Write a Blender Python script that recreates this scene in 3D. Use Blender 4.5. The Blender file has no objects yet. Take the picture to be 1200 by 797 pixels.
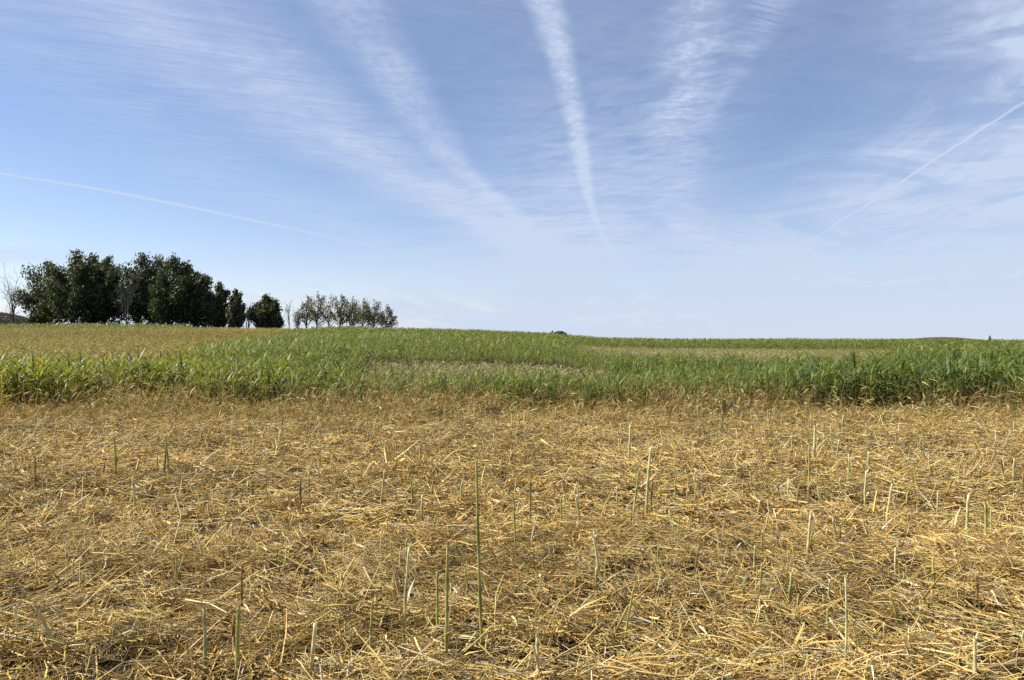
import bpy, math, random
import numpy as np

S = bpy.context.scene
COL = S.collection
RAD = math.radians
FPX, HOR, EYE = 890.0, 403.0, 1.55
ALBEDO = 0.66                                # all tints are real-world albedo once scaled by this #         # focal length in photo pixels, horizon row, eye height

SUN_AZ, SUN_EL = 84.0, 46.0                  # degrees left of the view direction, elevation

# ------------------------------------------------------------------ numeric helpers
def hash2(ix, iy, seed):
    n = (ix.astype(np.int64) * 374761393 + iy.astype(np.int64) * 668265263 + seed * 1442695041) & 0xFFFFFFFF
    n = ((n ^ (n >> 13)) * 1274126177) & 0xFFFFFFFF
    n = (n ^ (n >> 16)) & 0xFFFFFFFF
    return n / 4294967295.0

def vnoise(x, y, seed=0):
    x = np.asarray(x, float); y = np.asarray(y, float)
    ix = np.floor(x); iy = np.floor(y)
    fx = x - ix; fy = y - iy
    fx = fx * fx * (3 - 2 * fx); fy = fy * fy * (3 - 2 * fy)
    a = hash2(ix, iy, seed); b = hash2(ix + 1, iy, seed)
    c = hash2(ix, iy + 1, seed); d = hash2(ix + 1, iy + 1, seed)
    return (a * (1 - fx) + b * fx) * (1 - fy) + (c * (1 - fx) + d * fx) * fy

def fbm(x, y, seed=0, octs=3):
    s = 0.0; a = 0.5; t = 0.0
    for o in range(octs):
        s = s + a * vnoise(np.asarray(x) * 2 ** o, np.asarray(y) * 2 ** o, seed + o * 17)
        t += a; a *= 0.5
    return s / t

def sstep(a, b, x):
    t = np.clip((np.asarray(x, float) - a) / (b - a), 0, 1)
    return t * t * (3 - 2 * t)

# ------------------------------------------------------------------ terrain
CREST_PX = [-300, 0, 100, 300, 400, 480, 560, 640, 700, 800, 1000, 1200, 1500]
CREST_T = [3.3, 3.30, 3.36, 3.18, 2.92, 2.62, 2.42, 2.06, 1.5, 1.27, 1.16, 0.96, 0.8]
PROF_D = [0, 16, 22, 27, 32, 40, 50, 60, 70, 80, 90, 100, 108, 120, 140, 200, 400, 900, 5000]
PROF_L = [0, 0, .02, .07, .14, .20, .27, .36, .46, .62, .82, 1.0, 1.0, .95, .8, .4, 0, -0.6, -2.0]      # the left slope steepens late
PROF_R = [0, 0, .02, .06, .10, .16, .26, .42, .62, .80, .92, 1.0, 1.0, .95, .8, .4, 0, -0.6, -2.0]
PROF_G = [0, 0, .03, .10, .20, .33, .46, .60, .76, .86, .94, 1.0, 1.0, .95, .8, .4, 0, -0.6, -2.0]

def px_of(x, y):
    return 600 + FPX * np.asarray(x, float) / np.maximum(np.asarray(y, float), 8.0)

def terrain(x, y):
    x = np.asarray(x, float); y = np.asarray(y, float)
    t = np.interp(px_of(x, y), CREST_PX, CREST_T) * (np.interp(y, PROF_D, PROF_G) + sstep(430, 230, px_of(x, y)) * (np.interp(y, PROF_D, PROF_L) - np.interp(y, PROF_D, PROF_G))
             + sstep(600, 740, px_of(x, y)) * (np.interp(y, PROF_D, PROF_R) - np.interp(y, PROF_D, PROF_G)))
    w = sstep(20, 40, y) * sstep(160, 110, y)
    t = t + w * 0.12 * (fbm(x / 9.0, y / 9.0, 5, 2) - 0.5)
    near = sstep(24, 17, y)
    t = t + near * (0.11 * (fbm(x / 1.1, y / 0.9, 11, 3) - 0.45))
    return t

def ground_hit(px, py, z=0.0):
    d = FPX * (EYE - z) / (py - HOR)
    return (px - 600) / FPX * d, d

# ------------------------------------------------------------------ mesh helpers
class MB:
    def __init__(self):
        self.v = []; self.f = []; self.c = []; self.m = []; self.n = 0
    def add(self, V, F, C, mi=0):
        V = np.asarray(V, np.float32).reshape(-1, 3); F = np.asarray(F, np.int64).reshape(-1, 4)
        C = np.asarray(C, np.float32)
        if C.ndim == 1: C = np.tile(C, (len(V), 1))
        self.v.append(V); self.f.append(F + self.n); self.c.append(C[:, :3])
        self.m.append(np.full(len(F), mi, np.int32)); self.n += len(V)
        return self
    def arrays(self):
        return np.concatenate(self.v), np.concatenate(self.f), np.concatenate(self.c), np.concatenate(self.m)
    def mesh(self, name, mats, smooth=True):
        V, F, C, M = self.arrays()
        return mesh_from(name, V, F, C, M, mats, smooth)
    def build(self, name, mats, parent=None, loc=None, smooth=True):
        o = bpy.data.objects.new(name, self.mesh(name, mats, smooth))
        COL.objects.link(o)
        if parent: o.parent = parent
        if loc is not None: o.location = loc
        return o

def mesh_from(name, V, F, C, M, mats, smooth=True):
    me = bpy.data.meshes.new(name)
    me.vertices.add(len(V)); me.vertices.foreach_set('co', np.ascontiguousarray(V, np.float32).ravel())
    me.loops.add(len(F) * 4); me.loops.foreach_set('vertex_index', np.ascontiguousarray(F, np.int32).ravel())
    me.polygons.add(len(F)); me.polygons.foreach_set('loop_start', np.arange(0, len(F) * 4, 4, dtype=np.int32))
    me.polygons.foreach_set('material_index', np.ascontiguousarray(M, np.int32))
    if smooth: me.polygons.foreach_set('use_smooth', np.ones(len(F), bool))
    at = me.attributes.new('tint', 'FLOAT_COLOR', 'POINT')
    c4 = np.ones((len(V), 4), np.float32); c4[:, :3] = C * ALBEDO
    at.data.foreach_set('color', c4.ravel())
    for m in (mats if isinstance(mats, (list, tuple)) else [mats]): me.materials.append(m)
    me.update(calc_edges=True)
    return me

def norm(a):
    return a / np.maximum(np.linalg.norm(a, axis=-1, keepdims=True), 1e-9)

def tubes(path, rad, sides=3):
    """path (N,K,3), rad (N,K) -> V, F (open tubes)"""
    path = np.asarray(path, float); rad = np.asarray(rad, float)
    N, K, _ = path.shape
    t = norm(path[:, -1] - path[:, 0])
    ref = np.where(np.abs(t[:, 2:3]) > 0.8, np.array([[1., 0, 0]]), np.array([[0, 0, 1.]]))
    a = norm(np.cross(t, ref)); b = np.cross(t, a)
    ang = np.arange(sides) * 2 * math.pi / sides
    ring = np.cos(ang)[None, :, None] * a[:, None, :] + np.sin(ang)[None, :, None] * b[:, None, :]
    V = path[:, :, None, :] + rad[:, :, None, None] * ring[:, None, :, :]
    n = np.arange(N)[:, None, None]; k = np.arange(K - 1)[None, :, None]; s = np.arange(sides)[None, None, :]
    base = n * K * sides + k * sides; s2 = (s + 1) % sides
    F = np.stack([base + s, base + s2, base + sides + s2, base + sides + s], -1)
    return V.reshape(-1, 3), F.reshape(-1, 4)

def ribbons(path, side, width):
    """path (N,K,3), side (N,3) or (N,K,3), width (N,K)"""
    N, K, _ = path.shape
    if side.ndim == 2: side = side[:, None, :]
    off = side * width[:, :, None] * 0.5
    V = np.stack([path - off, path + off], 2)
    n = np.arange(N)[:, None]; k = np.arange(K - 1)[None, :]
    b = n * K * 2 + k * 2
    F = np.stack([b, b + 1, b + 3, b + 2], -1)
    return V.reshape(-1, 3), F.reshape(-1, 4)

def pick(rng, pal, w, n, jit=0.2):
    pal = np.asarray(pal, float); w = np.asarray(w, float)
    c = pal[rng.choice(len(pal), n, p=w / w.sum())]
    return c * rng.uniform(1 - jit, 1 + jit, (n, 1)) * rng.uniform(.95, 1.05, (n, 3))

# ------------------------------------------------------------------ tags
def tag(o, label=None, cat=None, group=None, kind=None):
    if label: o['label'] = label
    if cat: o['category'] = cat
    if group: o['group'] = group
    if kind: o['kind'] = kind
    return o

def empty(name, loc, rz=0.0):
    o = bpy.data.objects.new(name, None); o.empty_display_size = 0.2
    o.location = loc; o.rotation_euler = (0, 0, rz); COL.objects.link(o)
    return o

# ------------------------------------------------------------------ materials
def mat_new(name):
    m = bpy.data.materials.new(name); m.use_nodes = True
    nt = m.node_tree; nt.nodes.clear()
    return m, nt

def vegetation(name, rough=0.5, spec=0.4, transl=0.3, tr_gain=(1, 1, 1), noise=0.0, nscale=60):
    m, nt = mat_new(name); N = nt.nodes; L = nt.links
    out = N.new('ShaderNodeOutputMaterial'); a = N.new('ShaderNodeAttribute'); a.attribute_name = 'tint'
    col = a.outputs['Color']
    if noise > 0:
        tc = N.new('ShaderNodeTexCoord'); nz = N.new('ShaderNodeTexNoise'); nz.inputs['Scale'].default_value = nscale
        nz.inputs['Detail'].default_value = 3; L.new(tc.outputs['Object'], nz.inputs['Vector'])
        mr = N.new('ShaderNodeMapRange'); mr.inputs['From Min'].default_value = .3; mr.inputs['From Max'].default_value = .7
        mr.inputs['To Min'].default_value = 1 - noise; mr.inputs['To Max'].default_value = 1 + noise
        L.new(nz.outputs['Fac'], mr.inputs['Value'])
        vm = N.new('ShaderNodeVectorMath'); vm.operation = 'SCALE'
        L.new(col, vm.inputs[0]); L.new(mr.outputs[0], vm.inputs['Scale']); col = vm.outputs[0]
    p = N.new('ShaderNodeBsdfPrincipled'); p.inputs['Roughness'].default_value = rough
    p.inputs['Specular IOR Level'].default_value = spec
    L.new(col, p.inputs['Base Color'])
    if transl > 0:
        t = N.new('ShaderNodeBsdfTranslucent')
        g = N.new('ShaderNodeVectorMath'); g.operation = 'MULTIPLY'; g.inputs[1].default_value = tr_gain
        L.new(col, g.inputs[0]); L.new(g.outputs[0], t.inputs['Color'])
        mx = N.new('ShaderNodeMixShader'); mx.inputs[0].default_value = transl
        L.new(p.outputs[0], mx.inputs[1]); L.new(t.outputs[0], mx.inputs[2]); L.new(mx.outputs[0], out.inputs[0])
    else:
        L.new(p.outputs[0], out.inputs[0])
    return m

M_STRAW = vegetation('straw', 0.6, 0.16, 0.14)
M_STALK = vegetation('stalk_skin', 0.55, 0.2, 0.0, noise=0.3, nscale=45)
M_LEAF = vegetation('crop_leaf', 0.46, 0.3, 0.36, (1.45, 1.3, 0.75))
M_DRY = vegetation('dry_leaf', 0.65, 0.15, 0.25, (1.15, 1.1, 0.9))
M_TREELEAF = vegetation('tree_leaf', 0.5, 0.35, 0.3, (1.5, 1.5, .8))
M_BARK = vegetation('bark', 0.85, 0.2, 0.0, noise=0.3, nscale=3)
M_STONE = vegetation('stone', 0.9, 0.2, 0.0, noise=0.35, nscale=4)

def ground_material():
    m, nt = mat_new('soil_and_chaff'); N = nt.nodes; L = nt.links
    out = N.new('ShaderNodeOutputMaterial'); p = N.new('ShaderNodeBsdfPrincipled')
    p.inputs['Roughness'].default_value = 0.95; p.inputs['Specular IOR Level'].default_value = 0.1
    tc = N.new('ShaderNodeTexCoord')
    def noise(s, d=5):
        n = N.new('ShaderNodeTexNoise'); n.inputs['Scale'].default_value = s; n.inputs['Detail'].default_value = d
        n.inputs['Roughness'].default_value = .65
        L.new(tc.outputs['Object'], n.inputs['Vector']); return n.outputs['Fac']
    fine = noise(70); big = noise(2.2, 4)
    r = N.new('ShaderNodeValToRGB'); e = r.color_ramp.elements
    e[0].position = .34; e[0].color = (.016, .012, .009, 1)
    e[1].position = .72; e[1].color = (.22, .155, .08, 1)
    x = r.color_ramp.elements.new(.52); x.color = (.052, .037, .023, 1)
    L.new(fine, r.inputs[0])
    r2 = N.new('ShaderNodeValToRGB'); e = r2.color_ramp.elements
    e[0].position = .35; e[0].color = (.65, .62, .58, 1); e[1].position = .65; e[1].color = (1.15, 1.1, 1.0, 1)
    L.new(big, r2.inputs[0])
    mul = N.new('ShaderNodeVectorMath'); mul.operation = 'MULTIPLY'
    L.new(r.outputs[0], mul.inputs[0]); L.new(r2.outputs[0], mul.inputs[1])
    # zone tint comes from the sheet itself (soil under straw, green crop, dry crop, far grassland)
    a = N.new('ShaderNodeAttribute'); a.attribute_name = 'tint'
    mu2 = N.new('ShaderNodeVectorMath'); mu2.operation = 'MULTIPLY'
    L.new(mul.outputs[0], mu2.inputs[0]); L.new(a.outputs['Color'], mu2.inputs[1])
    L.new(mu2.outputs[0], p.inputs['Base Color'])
    b = N.new('ShaderNodeBump'); b.inputs['Strength'].default_value = .6; b.inputs['Distance'].default_value = .02
    L.new(fine, b.inputs['Height']); L.new(b.outputs[0], p.inputs['Normal'])
    L.new(p.outputs[0], out.inputs[0])
    return m
M_GROUND = ground_material()

# ------------------------------------------------------------------ zones of the field
def left_boundary(y):          # east edge of the dry crop on the left slope
    return np.interp(y, [24, 26.5, 33, 45, 57, 75, 88, 104, 130], [-9.0, -11.6, -14.6, -17.6, -19.0, -22.0, -20.6, -21.0, -17])

def zone(x, y):
    """0 none, 1 green, 2 dry crop, 3 tan grass"""
    px = px_of(x, y)
    wob = (fbm(x / 4.0, y / 4.0, 31, 2) - .5)
    front = 17.0 + 1.6 * (fbm(x / 1.6, y * 0, 41, 3) - .5) * 2
    z = np.zeros(len(x), int)
    z[(y > front) & (y < 116)] = 1
    dry = (y + wob * 2 > 25.6) & (x + wob * 3 < left_boundary(y)) & (y < 116)
    z[dry] = 2
    z[dry & (y > 100) & (px < 225)] = 1
    n = fbm(x / 3.5, y / 6.0, 51, 3)
    n = np.clip((n - .5) * 1.9 + .5 + .55 * (vnoise(x * 1.6, y * 1.3, 57) - .5), 0, 1)
    cen = (y > 21.8 + wob) & (y < 33 + wob * 2) & (sstep(380, 470, px) * sstep(830, 690, px) * (.52 + 1.0 * n) > .48)
    rgt = (y > np.interp(px, [680, 700, 800, 880, 1000], [62, 57, 48, 29, 26]) + wob * 2) & (y < 74) & (sstep(640, 710, px) * sstep(1090, 1000, px) * (.66 + 1.0 * n) > .46)
    rgt2 = (y > 50) & (y < 66) & (px > 980) & (n > .60)
    z[(cen | rgt | rgt2) & (z == 1)] = 3
    return z

# ------------------------------------------------------------------ ground sheet
def build_ground():
    fr = np.linspace(-52, 52, 420); bk = np.linspace(52, 308, 52)[1:-1]
    ang = np.radians(np.concatenate([fr, bk]))
    r = np.concatenate([[0.05, .6, 1.2, 1.8], np.geomspace(2.3, 20, 240), np.geomspace(20, 125, 110)[1:], np.geomspace(125, 5000, 34)[1:]])
    A, R = np.meshgrid(ang, r)
    X = R * np.sin(A); Y = R * np.cos(A)
    Z = terrain(X.ravel(), Y.ravel())
    V = np.stack([X.ravel(), Y.ravel(), Z], 1)
    na, nr = len(ang), len(r)
    i = np.arange(nr - 1)[:, None]; j = np.arange(na)[None, :]; j2 = (j + 1) % na
    F = np.stack([i * na + j, (i + 1) * na + j, (i + 1) * na + j2, i * na + j2], -1).reshape(-1, 4)[:, ::-1]
    zn = zone(V[:, 0], V[:, 1])
    C = np.ones((len(V), 3))
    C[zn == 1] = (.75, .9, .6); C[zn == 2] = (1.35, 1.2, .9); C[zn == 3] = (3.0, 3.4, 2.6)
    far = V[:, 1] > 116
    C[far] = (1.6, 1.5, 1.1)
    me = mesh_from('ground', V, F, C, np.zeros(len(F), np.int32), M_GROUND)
    o = bpy.data.objects.new('ground', me); COL.objects.link(o); o['kind'] = 'structure'
    # far hill on the right skyline and a low rise in the middle
    rng = np.random.default_rng(3)
    for nm, pxa, pxb, d, ytop in (('distant_hill', 985, 1215, 620, 396.6), ('distant_hill', -80, 70, 330, 371.0)):
        nx, ny = 90, 14
        u = np.linspace(pxa, pxb, nx); xs = (u - 600) / FPX * d
        t = np.linspace(0, 1, nx)
        zc = EYE + (HOR - ytop) * d / FPX + 3
        prof = np.sin(math.pi * t) ** .8 * (1 - .12 * np.sin(t * 9)) * zc - 3 + .25 * (vnoise(t * 60, t * 0, 8) - .5)
        ys = np.linspace(-1, 1, ny)
        XX, YY = np.meshgrid(xs, ys)
        ZZ = (prof + 3)[None, :] * np.cos(YY * math.pi / 2) - 3
        P = np.stack([XX.ravel(), (d + YY * 60).ravel(), ZZ.ravel()], 1)
        a = np.arange(ny - 1)[:, None]; b = np.arange(nx - 1)[None, :]
        FF = np.stack([a * nx + b, a * nx + b + 1, (a + 1) * nx + b + 1, (a + 1) * nx + b], -1).reshape(-1, 4)
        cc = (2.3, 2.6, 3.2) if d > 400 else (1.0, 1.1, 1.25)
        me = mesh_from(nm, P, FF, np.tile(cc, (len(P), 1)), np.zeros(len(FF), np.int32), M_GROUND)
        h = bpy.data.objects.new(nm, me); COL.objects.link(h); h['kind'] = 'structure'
build_ground()

# ------------------------------------------------------------------ straw litter
STRAW_PAL = [(.95, .66, .21), (1.0, .79, .33), (.29, .18, .07), (.48, .39, .25), (.60, .345, .10), (1.0, .88, .58), (.44, .41, .14)]
STRAW_W = [.31, .19, .22, .06, .13, .05, .04]

def scatter(rng, d0, d1, dens, umax=0.78, marg=2.6):
    """uniform random points over the visible wedge, dens per square metre"""
    w1 = umax * d1 + marg
    n = int(2 * w1 * (d1 - d0) * dens)
    x = rng.uniform(-w1, w1, n); y = rng.uniform(d0, d1, n)
    k = np.abs(x) < umax * y + marg
    return x[k], y[k]

def straws(mb, rng, d0, d1, dens, K, sides, wscale, lscale=1.0, clump=0.5):
    x, y = scatter(rng, d0, d1, dens)
    pile = .5 * fbm(x / .42, y / .36, 61, 3) + .5 * fbm(x / .15, y / .11, 63, 2)
    keep = rng.random(len(x)) < np.clip(.26 + 4.4 * (pile - .41), .10, 1)
    x, y, pile = x[keep], y[keep], pile[keep]; n = len(x)
    flow = 2 * math.pi * vnoise(x / 1.3, y / 1.1, 71) * 1.3
    az = np.where(rng.random(n) < .45, flow + rng.normal(0, .6, n), rng.uniform(0, 6.283, n))
    kind = rng.random(n)
    tuft = np.clip(2.6 * (fbm(x / .55, y / .5, 65, 2) - .28), .1, 1.6)        # upright stubble stands in tufts
    stand = kind < np.minimum(.19, (.065 + (.08 + .07 * sstep(-2, 5, x)) * sstep(7, 13, y)) * tuft)
    lean = (kind >= .19) & (kind < .32)
    pitch = rng.normal(0, .16, n)
    pitch[lean] = np.abs(rng.normal(.45, .25, lean.sum()))
    pitch[stand] = rng.uniform(.95, 1.5, stand.sum())
    ln = rng.gamma(2.6, .042, n) * lscale + .025
    ln[stand] *= rng.uniform(.5, .95, stand.sum())
    ln = np.clip(ln, .04, .5)
    rad = rng.uniform(.0011, .0029, n) * wscale
    col = pick(rng, STRAW_PAL, STRAW_W, n, .22)
    fresh = col.sum(1) > 1.3                   # fresh bright stems are stouter than weathered shreds
    rad = np.where(fresh, rad * 1.35, rad * .9)
    big = (rng.random(n) < .05) & fresh
    rad[big] *= 1.9; ln[big] *= 1.35
    dirv = np.stack([np.cos(az) * np.cos(pitch), np.sin(az) * np.cos(pitch), np.sin(pitch)], 1)
    thick = .03 + .19 * np.clip(pile - .36, 0, 1) * 2
    z0 = terrain(x, y) + rng.random(n) ** 1.3 * thick
    z0[stand] = terrain(x[stand], y[stand])
    P0 = np.stack([x, y, z0], 1)
    flat = ~(stand | lean)
    P0[flat] -= dirv[flat] * ln[flat, None] * .5
    t = np.linspace(0, 1, K)
    path = P0[:, None, :] + dirv[:, None, :] * (ln[:, None] * t)[:, :, None]
    bend = rng.normal(0, .035, (n, 3)) * ln[:, None]; bend[:, 2] = np.abs(bend[:, 2]) * .9
    if K > 2:
        path = path + bend[:, None, :] * (np.sin(t * math.pi))[None, :, None]
    # never sink below the soil
    gz = terrain(path[..., 0].ravel(), path[..., 1].ravel()).reshape(n, K) + .002
    path[..., 2] = np.maximum(path[..., 2], gz)
    patch = (.80 + .40 * fbm(x / 1.6, y / 1.6, 81, 2))[:, None]          # weathering of the straw, patch by patch
    col = col * patch
    leaf = rng.random(n) < .22                # flattened leaf blades
    for sel, isleaf in ((~leaf, False), (leaf, True)):
        if not sel.any(): continue
        p = path[sel]; r = np.repeat(rad[sel][:, None], K, 1); c = col[sel]
        if isleaf:
            sd = norm(np.cross(dirv[sel], rng.normal(0, 1, (sel.sum(), 3)) + np.array([0, 0, 1.2])))
            wd = r * 2.8; wd[:, -1] *= .25
            V, F = ribbons(p, sd, wd); C = np.repeat(c, K * 2, 0)
        else:
            r[:, -1] *= .8
            V, F = tubes(p, r, sides); C = np.repeat(c, K * sides, 0)
        mb.add(V, F, C)

rng = np.random.default_rng(42)
mb = MB()
straws(mb, rng, 2.4, 6.2, 5800, 3, 3, .9)
straws(mb, rng, 6.2, 10.2, 2700, 3, 3, 1.45, 1.05)
straws(mb, rng, 10.2, 19.5, 1500, 2, 3, 1.8, 1.1)
tag(mb.build('straw_litter', M_STRAW), 'golden straw and chaff lying over the stubble ground in front of the crop', 'straw', kind='stuff')

# ------------------------------------------------------------------ dry weeds along the crop edge
def weeds(mb, rng, x, y, hmin, hmax, pal, w, wscale=1.0, leaves=3, tl=.38):
    n = len(x); z = terrain(x, y)
    h = rng.uniform(hmin, hmax, n)
    az = rng.uniform(0, 2 * math.pi, n); tilt = np.abs(rng.normal(0, tl, n))
    d = np.stack([np.cos(az) * np.sin(tilt), np.sin(az) * np.sin(tilt), np.cos(tilt)], 1)
    K = 4; t = np.linspace(0, 1, K)
    path = np.stack([x, y, z], 1)[:, None] + d[:, None] * (h[:, None] * t)[..., None]
    sag = rng.uniform(0, .35, n) * h
    path[..., 0] += (sag * np.cos(az))[:, None] * t ** 2; path[..., 1] += (sag * np.sin(az))[:, None] * t ** 2
    path[..., 2] -= (sag * .5)[:, None] * t ** 3
    rad = np.repeat((rng.uniform(.002, .0045, n) * wscale)[:, None], K, 1) * (1 - .6 * t)
    c = pick(rng, pal, w, n, .25)
    V, F = tubes(path, rad, 3); mb.add(V, F, np.repeat(c, K * 3, 0))
    for q in range(leaves):
        s = rng.uniform(.1, .9, n)
        o = path[:, 0] * (1 - s[:, None]) + path[:, -1] * s[:, None]
        a2 = rng.uniform(0, 2 * math.pi, n); pi_ = rng.uniform(-.6, 1.1, n); L = rng.uniform(.10, .26, n)
        dv = np.stack([np.cos(a2) * np.cos(pi_), np.sin(a2) * np.cos(pi_), np.sin(pi_)], 1)
        tt = np.linspace(0, 1, 3)
        lp = o[:, None] + dv[:, None] * (L[:, None] * tt)[..., None]
        lp[..., 2] -= (L * rng.uniform(.1, .6, n))[:, None] * tt ** 2
        lp[..., 2] = np.maximum(lp[..., 2], (z + .004)[:, None])
        sd = norm(np.cross(dv, rng.normal(0, 1, (n, 3)) + np.array([0, 0, .8])))
        wd = np.repeat((rng.uniform(.006, .015, n) * wscale)[:, None], 3, 1) * np.array([.7, 1, .2])
        V, F = ribbons(lp, sd, wd); mb.add(V, F, np.repeat(pick(rng, pal, w, n, .25), 6, 0))

def standing_stubble():
    mb = MB(); rg = np.random.default_rng(314)
    x, y = scatter(rng, 3.4, 17.5, 9.5)
    k = rg.random(len(x)) < np.clip(2.2 * (fbm(x / .9, y / .9, 141, 3) - .22), .1, 1) * (.45 + .55 * sstep(-6, 5, x)) * (.45 + .55 * sstep(4, 9, y)); x, y = x[k], y[k]
    for a, b, s_ in ((0, 7, .8), (7, 11, 1.05), (11, 18, 1.4)):
        q = (y >= a) & (y < b)
        weeds(mb, rg, x[q], y[q], .12, .36, [(.86, .66, .28), (.95, .80, .42), (.56, .40, .15), (.55, .54, .19)], [.35, .25, .2, .2], s_, 1, .13)
    tag(mb.build('standing_stubble', M_DRY), 'thin tan stubble stems standing all over the straw between the thicker cut stalks', 'stubble', kind='stuff')
standing_stubble()

WEED_PAL = [(.66, .43, .13), (.84, .60, .21), (.32, .20, .075), (.86, .70, .35), (.33, .32, .12), (.22, .27, .09)]
mb = MB()
x, y = scatter(rng, 13.6, 19.2, 320)
edge = sstep(13.0, 17.0, y) * (.35 + .9 * fbm(x / 1.5, y / 1.0, 91, 3))
k = rng.random(len(x)) < edge ** 1.3
weeds(mb, rng, x[k], y[k], .14, .32 + .36 * sstep(15.4, 18.0, y[k]), WEED_PAL, [.27, .24, .13, .16, .12, .08], 1.25)
# taller dry stems that rise into the green edge
x, y = scatter(rng, 13.8, 19.4, 115)
k = rng.random(len(x)) < sstep(13.6, 17.2, y) * np.clip(2.4 * (fbm(x / 1.3, y / 1.1, 95, 3) - .30), 0, 1); x, y = x[k], y[k]
weeds(mb, rng, x, y, .35, .95, [(.74, .52, .19), (.90, .70, .31), (.50, .32, .11), (.58, .58, .21), (.38, .44, .15)], [.3, .25, .2, .15, .1], 1.5, 3, .20)
tag(mb.build('dry_weeds', M_DRY), 'tangle of withered brown weeds along the front edge of the green crop', 'weeds', kind='stuff')

# ------------------------------------------------------------------ crop plants
GREEN = [(.20, .265, .056), (.25, .31, .068), (.31, .37, .085), (.105, .165, .046), (.44, .44, .11)]
GREEN_W = [.32, .3, .16, .16, .06]

def crop_proto(rng, nleaf, K, wmul=1.0, stem=True, drylow=True):
    """unit-height plant: returns leaf arrays and stem arrays"""
    n = nleaf
    zi = np.linspace(.22, .84, n) + rng.uniform(-.05, .05, n)
    az = (np.arange(n) % 2) * math.pi + rng.uniform(0, math.pi) + rng.normal(0, .5, n)
    # wind from the left: swing the blades towards +X
    dx, dy = np.cos(az) + .42, np.sin(az); az = np.arctan2(dy, dx)
    L = rng.uniform(.27, .50, n) * (1.05 - .35 * np.abs(zi - .5))
    p0 = rng.uniform(.95, 1.35, n); p1 = rng.uniform(-1.5, .8, n)
    t = np.linspace(0, 1, K)
    pit = p0[:, None] + (p1 - p0)[:, None] * t[None] ** 1.1
    seg = (L / (K - 1))[:, None]
    hx = np.concatenate([np.zeros((n, 1)), np.cumsum(np.cos(pit[:, 1:]) * seg, 1)], 1)
    hz = np.concatenate([np.zeros((n, 1)), np.cumsum(np.sin(pit[:, 1:]) * seg, 1)], 1)
    path = np.stack([np.cos(az)[:, None] * hx, np.sin(az)[:, None] * hx, zi[:, None] + hz], -1)
    prof = np.interp(t, [0, .12, .4, .75, 1], [.55, .85, 1, .7, .06])
    w = rng.uniform(.022, .042, n)[:, None] * prof[None] * wmul
    sd = np.stack([-np.sin(az), np.cos(az), rng.normal(0, .35, n)], 1)
    V, F = ribbons(path, norm(sd), w)
    c = pick(rng, GREEN, GREEN_W, n, .18)
    if drylow:
        dry = np.clip(1 - (zi - .12) / .34, 0, 1)[:, None] * rng.uniform(.2, 1, (n, 1))
        c = c * (1 - dry) + pick(rng, [(.36, .25, .10), (.28, .2, .08)], [1, 1], n, .2) * dry
    C = np.repeat(c, K * 2, 0)
    st = None
    if stem:
        ks = 3; ts = np.linspace(0, 1, ks)
        sp = np.zeros((1, ks, 3)); sp[0, :, 2] = ts * .86 - .02; sp[0, :, 0] = .04 * ts ** 2
        SV, SF = tubes(sp, np.array([[.011, .009, .005]]) * wmul, 4)
        st = (SV, SF, np.tile([.16, .20, .06], (len(SV), 1)))
    return (V, F, C), st

def tile(mb, rng, protos, x, y, h, tint, sxy=1.0, mi=0):
    n = len(x); z = terrain(x, y)
    which = rng.integers(0, len(protos), n); rz = rng.normal(0, 1.3, n)
    for k, (leaf, st) in enumerate(protos):
        s = np.where(which == k)[0]
        if len(s) == 0: continue
        V, F, C = leaf
        if st is not None:
            V2, F2, C2 = st
            F = np.concatenate([F, F2 + len(V)]); V = np.concatenate([V, V2]); C = np.concatenate([C, C2])
        c, sn = np.cos(rz[s]), np.sin(rz[s]); hh = h[s]
        X = (V[None, :, 0] * c[:, None] - V[None, :, 1] * sn[:, None]) * hh[:, None] * sxy + x[s, None]
        Y = (V[None, :, 0] * sn[:, None] + V[None, :, 1] * c[:, None]) * hh[:, None] * sxy + y[s, None]
        Z = V[None, :, 2] * hh[:, None] + z[s, None]
        P = np.stack([X, Y, Z], -1).reshape(-1, 3)
        FF = (F[None] + (np.arange(len(s)) * len(V))[:, None, None]).reshape(-1, 4)
        CC = (C[None] * tint[s][:, None, :]).reshape(-1, 3)
        mb.add(P, FF, CC, mi)

def crop_height(x, y):
    px = px_of(x, y)
    h = np.interp(px, [-100, 0, 150, 260, 420, 700, 900, 1050, 1300], [1.12, 1.10, 1.04, 1.0, .98, .98, 1.04, 1.14, 1.18])
    low = sstep(360, 440, px) * sstep(960, 860, px) * sstep(30, 26, y)      # short, thin growth in front of the dry patch
    low2 = sstep(400, 480, px) * sstep(860, 780, px) * sstep(42, 33, y) * sstep(31, 33, y)
    low3 = sstep(640, 710, px) * sstep(930, 850, px) * sstep(32, 35, y) * sstep(68, 58, y)
    patch = .84 + .32 * fbm(x / 1.7, y / 2.2, 131, 3)
    return h * patch * (1 - .20 * low - .38 * low2 - .34 * low3) * np.interp(y, [18, 30, 45], [1, .95, .92])

def crop_tint(x, y, rng):
    px = px_of(x, y)
    yel = sstep(430, 40, px) * sstep(60, 24, y) * .85 + .35 * sstep(70, 100, y) * sstep(600, 900, px)
    yel = np.clip(yel + .35 * (fbm(x / 5, y / 7, 101, 2) - .5), 0, 1)[:, None]
    base = np.array([[1.0, 1.0, 1.0]]) * (1 - yel) + np.array([[1.55, 1.28, .8]]) * yel
    deep = (sstep(780, 1000, px) * sstep(34, 24, y))[:, None]            # darker, lusher strip at the right
    base = base * (1 - deep * np.array([[.20, .13, .08]]))
    return base * rng.uniform(.82, 1.16, (len(x), 1))

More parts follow.
